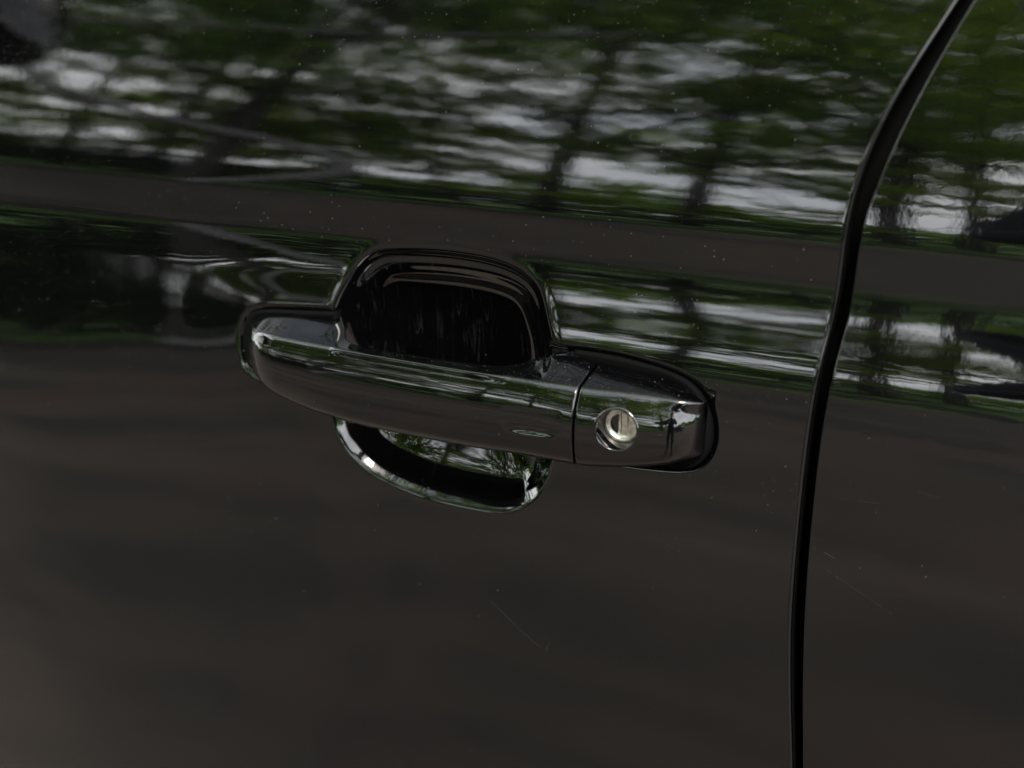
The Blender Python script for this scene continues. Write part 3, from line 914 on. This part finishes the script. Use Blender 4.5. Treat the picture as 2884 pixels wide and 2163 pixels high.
for sg, q in ((-1, 'l'), (1, 'r')):
    J.update({q + 'hip': (sg * .10, 0, .88, .115), q + 'knee': (sg * .13, .03 + sg * .03, .49, .078), q + 'ank': (sg * .15, -.01 + sg * .04, .10, .050), q + 'toe': (sg * .18, .17 + sg * .04, .04, .035),
              q + 'sho': (sg * .17, .10, 1.38, .080), q + 'elb': (sg * .27, .20, 1.12, .045), q + 'wri': (sg * .095, .375, 1.15, .030), q + 'palm': (sg * .075, .435, 1.165, (.022, .032))})
    B += [('pelvis', q + 'hip'), (q + 'hip', q + 'knee'), (q + 'knee', q + 'ank'), (q + 'ank', q + 'toe'), ('chest', q + 'sho'), (q + 'sho', q + 'elb'), (q + 'elb', q + 'wri'), (q + 'wri', q + 'palm')]
    for f, (dz, ln) in enumerate(((.030, .05), (.011, .056), (-.009, .053), (-.028, .042))):
        J[q + 'f%d' % f] = (sg * .078, .462, 1.165 + dz, .0105); J[q + 'g%d' % f] = (sg * .058, .466 + ln * .35, 1.165 + dz, .0095); J[q + 'h%d' % f] = (sg * .030, .462 + ln * .3, 1.165 + dz, .008)
        B += [(q + 'palm', q + 'f%d' % f), (q + 'f%d' % f, q + 'g%d' % f), (q + 'g%d' % f, q + 'h%d' % f)]
    J[q + 't0'] = (sg * .060, .405, 1.195, .012); J[q + 't1'] = (sg * .035, .425, 1.205, .010)
    B += [(q + 'palm', q + 't0'), (q + 't0', q + 't1')]
M['jacket'] = simple('navy_jacket_cloth', (0.012, 0.014, 0.022), 0.85, var=0.3, vscale=30)
M['trousers'] = simple('dark_trouser_cloth', (0.020, 0.024, 0.036), 0.85, var=0.3, vscale=30)
M['skin'] = simple('skin_tone', (0.42, 0.27, 0.20), 0.55)
M['hair'] = simple('dark_hair', (0.012, 0.009, 0.007), 0.6)
M['shoe'] = simple('shoe_leather', (0.02, 0.018, 0.016), 0.5)
def pick(c):
    if c.z > 1.475 or (c.y > .39 and c.z > 1.0): return 2
    if c.z > 0.93: return 0
    return 1 if c.z > .10 else 3
per = skin_body('person', J, B, [M['jacket'], M['trousers'], M['skin'], M['shoe']], pick)
PM = Matrix.Translation((0.500, -1.000, 0)) @ Matrix.Rotation(R(24), 4, 'Z')
per.matrix_world = PM
tag(per, 'person in dark jacket and trousers holding a black camera', 'person')
def local_part(name, c, r, mat, e=2.0):
    o = blob(name, np.array(c, float), np.array(r, float), mat, None, e, 20, 12)
    o.parent = per
    return o
local_part('hair', (0, .175, 1.665), (.088, .105, .095), M['hair'])
nose = local_part('nose', (0, .300, 1.595), (.016, .024, .026), M['skin'])
for sg in (-1, 1):
    local_part('ear', (sg * .085, .195, 1.60), (.014, .024, .034), M['skin'])
    local_part('eye', (sg * .033, .283, 1.618), (.013, .010, .010), M['pit'])
local_part('mouth', (0, .283, 1.553), (.026, .010, .007), simple('lips', (0.30, 0.13, 0.11), 0.5))
cb = blob('camera_body', np.array([0, .455, 1.165]), np.array([.060, .022, .040]), M['rubber'], None, 7, 24, 14)
hc = empty('handheld_camera', (0.318, -0.572, 1.165)); hc.rotation_euler = (0, 0, R(24))
tag(hc, 'black camera held in both hands of the person', 'camera')
cb.parent = hc; cb.location = (0, 0, 0)
lens = blob('lens', np.array([0, 0, 0]), np.array([.031, .026, .031]), M['rubber'], None, 9, 28, 14)
lens.parent = hc; lens.location = (0, .022, 0)

# ------------------------------------------------------------------ a dark car across the car park, mirrored at the end of the cap
def other_car(loc, rz):
    root = empty('parked_car', loc); root.rotation_euler = (0, 0, rz)
    tag(root, 'dark saloon car standing across the car park in front of low trees', 'car')
    st = [(-2.25, .66, .40, .62), (-2.15, .80, .28, .86), (-1.7, .88, .22, .93), (-.9, .90, .20, .95), (0, .90, .20, .93), (.9, .90, .20, .92), (1.6, .87, .22, .84), (2.1, .78, .28, .72), (2.25, .62, .40, .58)]
    rows = []
    for x, hw, zb, zt in st:
        rows.append([(x, -hw * .9, zb), (x, -hw, (zb + zt) * .42), (x, -hw * .985, (zb + zt) * .6), (x, -hw * .93, zt - .03), (x, -hw * .80, zt), (x, 0, zt + .03), (x, hw * .80, zt), (x, hw * .93, zt - .03), (x, hw * .985, (zb + zt) * .6), (x, hw, (zb + zt) * .42), (x, hw * .9, zb)])
    n, m = len(rows), 11
    def add(name, v, f, mat, sm=True):
        o = mesh_obj(name, v, f, mat, None, (0, 0, 0), sm); o.parent = root; return o
    f = grid_faces(n, m, True).tolist() + [list(range(m)), [(n - 1) * m + k for k in range(m)][::-1]]
    add('body', [p for r_ in rows for p in r_], f, M['rear'])
    gl = [(-1.75, .62, .93), (-1.15, .60, 1.36), (-.5, .60, 1.44), (.2, .60, 1.43), (1.25, .66, .90)]
    gv = [];
    for x, hw, z in gl: gv += [(x, -hw - .14, .90), (x, -hw, z), (x, 0, z + .02), (x, hw, z), (x, hw + .14, .90)]
    add('cabin_glass', gv, grid_faces(5, 5).tolist(), M['glass'])
    rf = []
    for x, hw, z in gl[1:4]: rf += [(x, -hw - .01, z + .006), (x, 0, z + .03), (x, hw + .01, z + .006)]
    add('roof', rf, grid_faces(3, 3).tolist(), M['rear'])
    for x in (-1.4, 1.4):
        for sg in (-1, 1):
            P, F = [], []
            prof = [(.17, .02), (.22, .09), (.30, .10), (.325, .06), (.325, -.08)]
            for r_, w_ in prof:
                for k in range(24):
                    a = 2 * math.pi * k / 24; P.append((x + r_ * math.cos(a), sg * (.80 + w_), .325 + r_ * math.sin(a)))
            tw = add('wheel', P, grid_faces(5, 24, True).tolist(), M['rubber'])
            P = [(x, sg * .88, .325)] + [(x + .2 * math.cos(2 * math.pi * k / 24), sg * .86, .325 + .2 * math.sin(2 * math.pi * k / 24)) for k in range(24)]
            rm = mesh_obj('rim', P, [[0, 1 + k, 1 + (k + 1) % 24] for k in range(24)], M['plate'], None, (0, 0, 0)); rm.parent = tw
    for sg in (-1, 1):
        o = blob('headlight', np.array([2.16, sg * .58, .62]), np.array([.06, .16, .07]), M['plate'], None, 3, 16, 10); o.parent = root
        o = blob('tail_light', np.array([-2.18, sg * .60, .74]), np.array([.05, .15, .08]), M['tail'], None, 3, 16, 10); o.parent = root
M['tail'] = simple('red_lamp', (0.30, 0.012, 0.01), 0.2)
other_car((6.0, -5.6, 0), R(38))

# pale crooked trunk in front of the hedge, the grey bent streak in the paint
def tube(name, pts, rad, mat, parent, seg=12, n=60):
    P = np.array(pts, float); m = len(P)
    u = np.linspace(0, m - 1, n)
    C_ = np.stack([pchip(u, np.arange(m), P[:, k]) for k in range(3)], 1)
    r_ = np.interp(u, np.arange(m), rad)
    T = np.gradient(C_, axis=0); T /= np.linalg.norm(T, axis=1)[:, None]
    a = np.cross(T, [0.2, 1, 0.1]); a /= np.linalg.norm(a, axis=1)[:, None]; b = np.cross(T, a)
    an = np.linspace(0, 2 * math.pi, seg, endpoint=False)
    wob = 1 + 0.12 * np.sin(u[:, None] * 5 + an[None] * 3)
    V_ = C_[:, None] + (a[:, None] * np.cos(an)[None, :, None] + b[:, None] * np.sin(an)[None, :, None]) * (r_[:, None] * wob)[..., None]
    o = mesh_obj(name, V_.reshape(-1, 3), grid_faces(n, seg, True), mat, None, (0, 0, 0)); o.parent = parent
    o.location = -Vector(parent.location)
    return o
M['pale_bark'] = simple('pale_grey_bark', (0.21, 0.20, 0.20), 0.9, var=0.35, vscale=9)
ct = empty('crooked_tree', (-5.7, -6.9, 0))
tag(ct, 'pale grey crooked trunk leaning in front of the dark hedge', 'tree')
tube('trunk', [(-5.7, -6.9, -.1), (-5.35, -7.2, 1.0), (-4.95, -7.4, 1.75), (-4.75, -7.6, 2.35), (-5.2, -7.4, 2.85), (-6.3, -6.8, 3.3), (-7.3, -6.2, 4.2), (-7.4, -6.1, 5.5)], [.13, .12, .12, .12, .10, .08, .075, .07], M['pale_bark'], ct)
tube('limb', [(-7.4, -6.1, 5.5), (-6.3, -6.8, 5.95), (-5.3, -7.4, 6.3), (-4.2, -7.9, 6.8), (-3.3, -8.3, 7.3)], [.07, .08, .075, .065, .05], M['pale_bark'], ct)
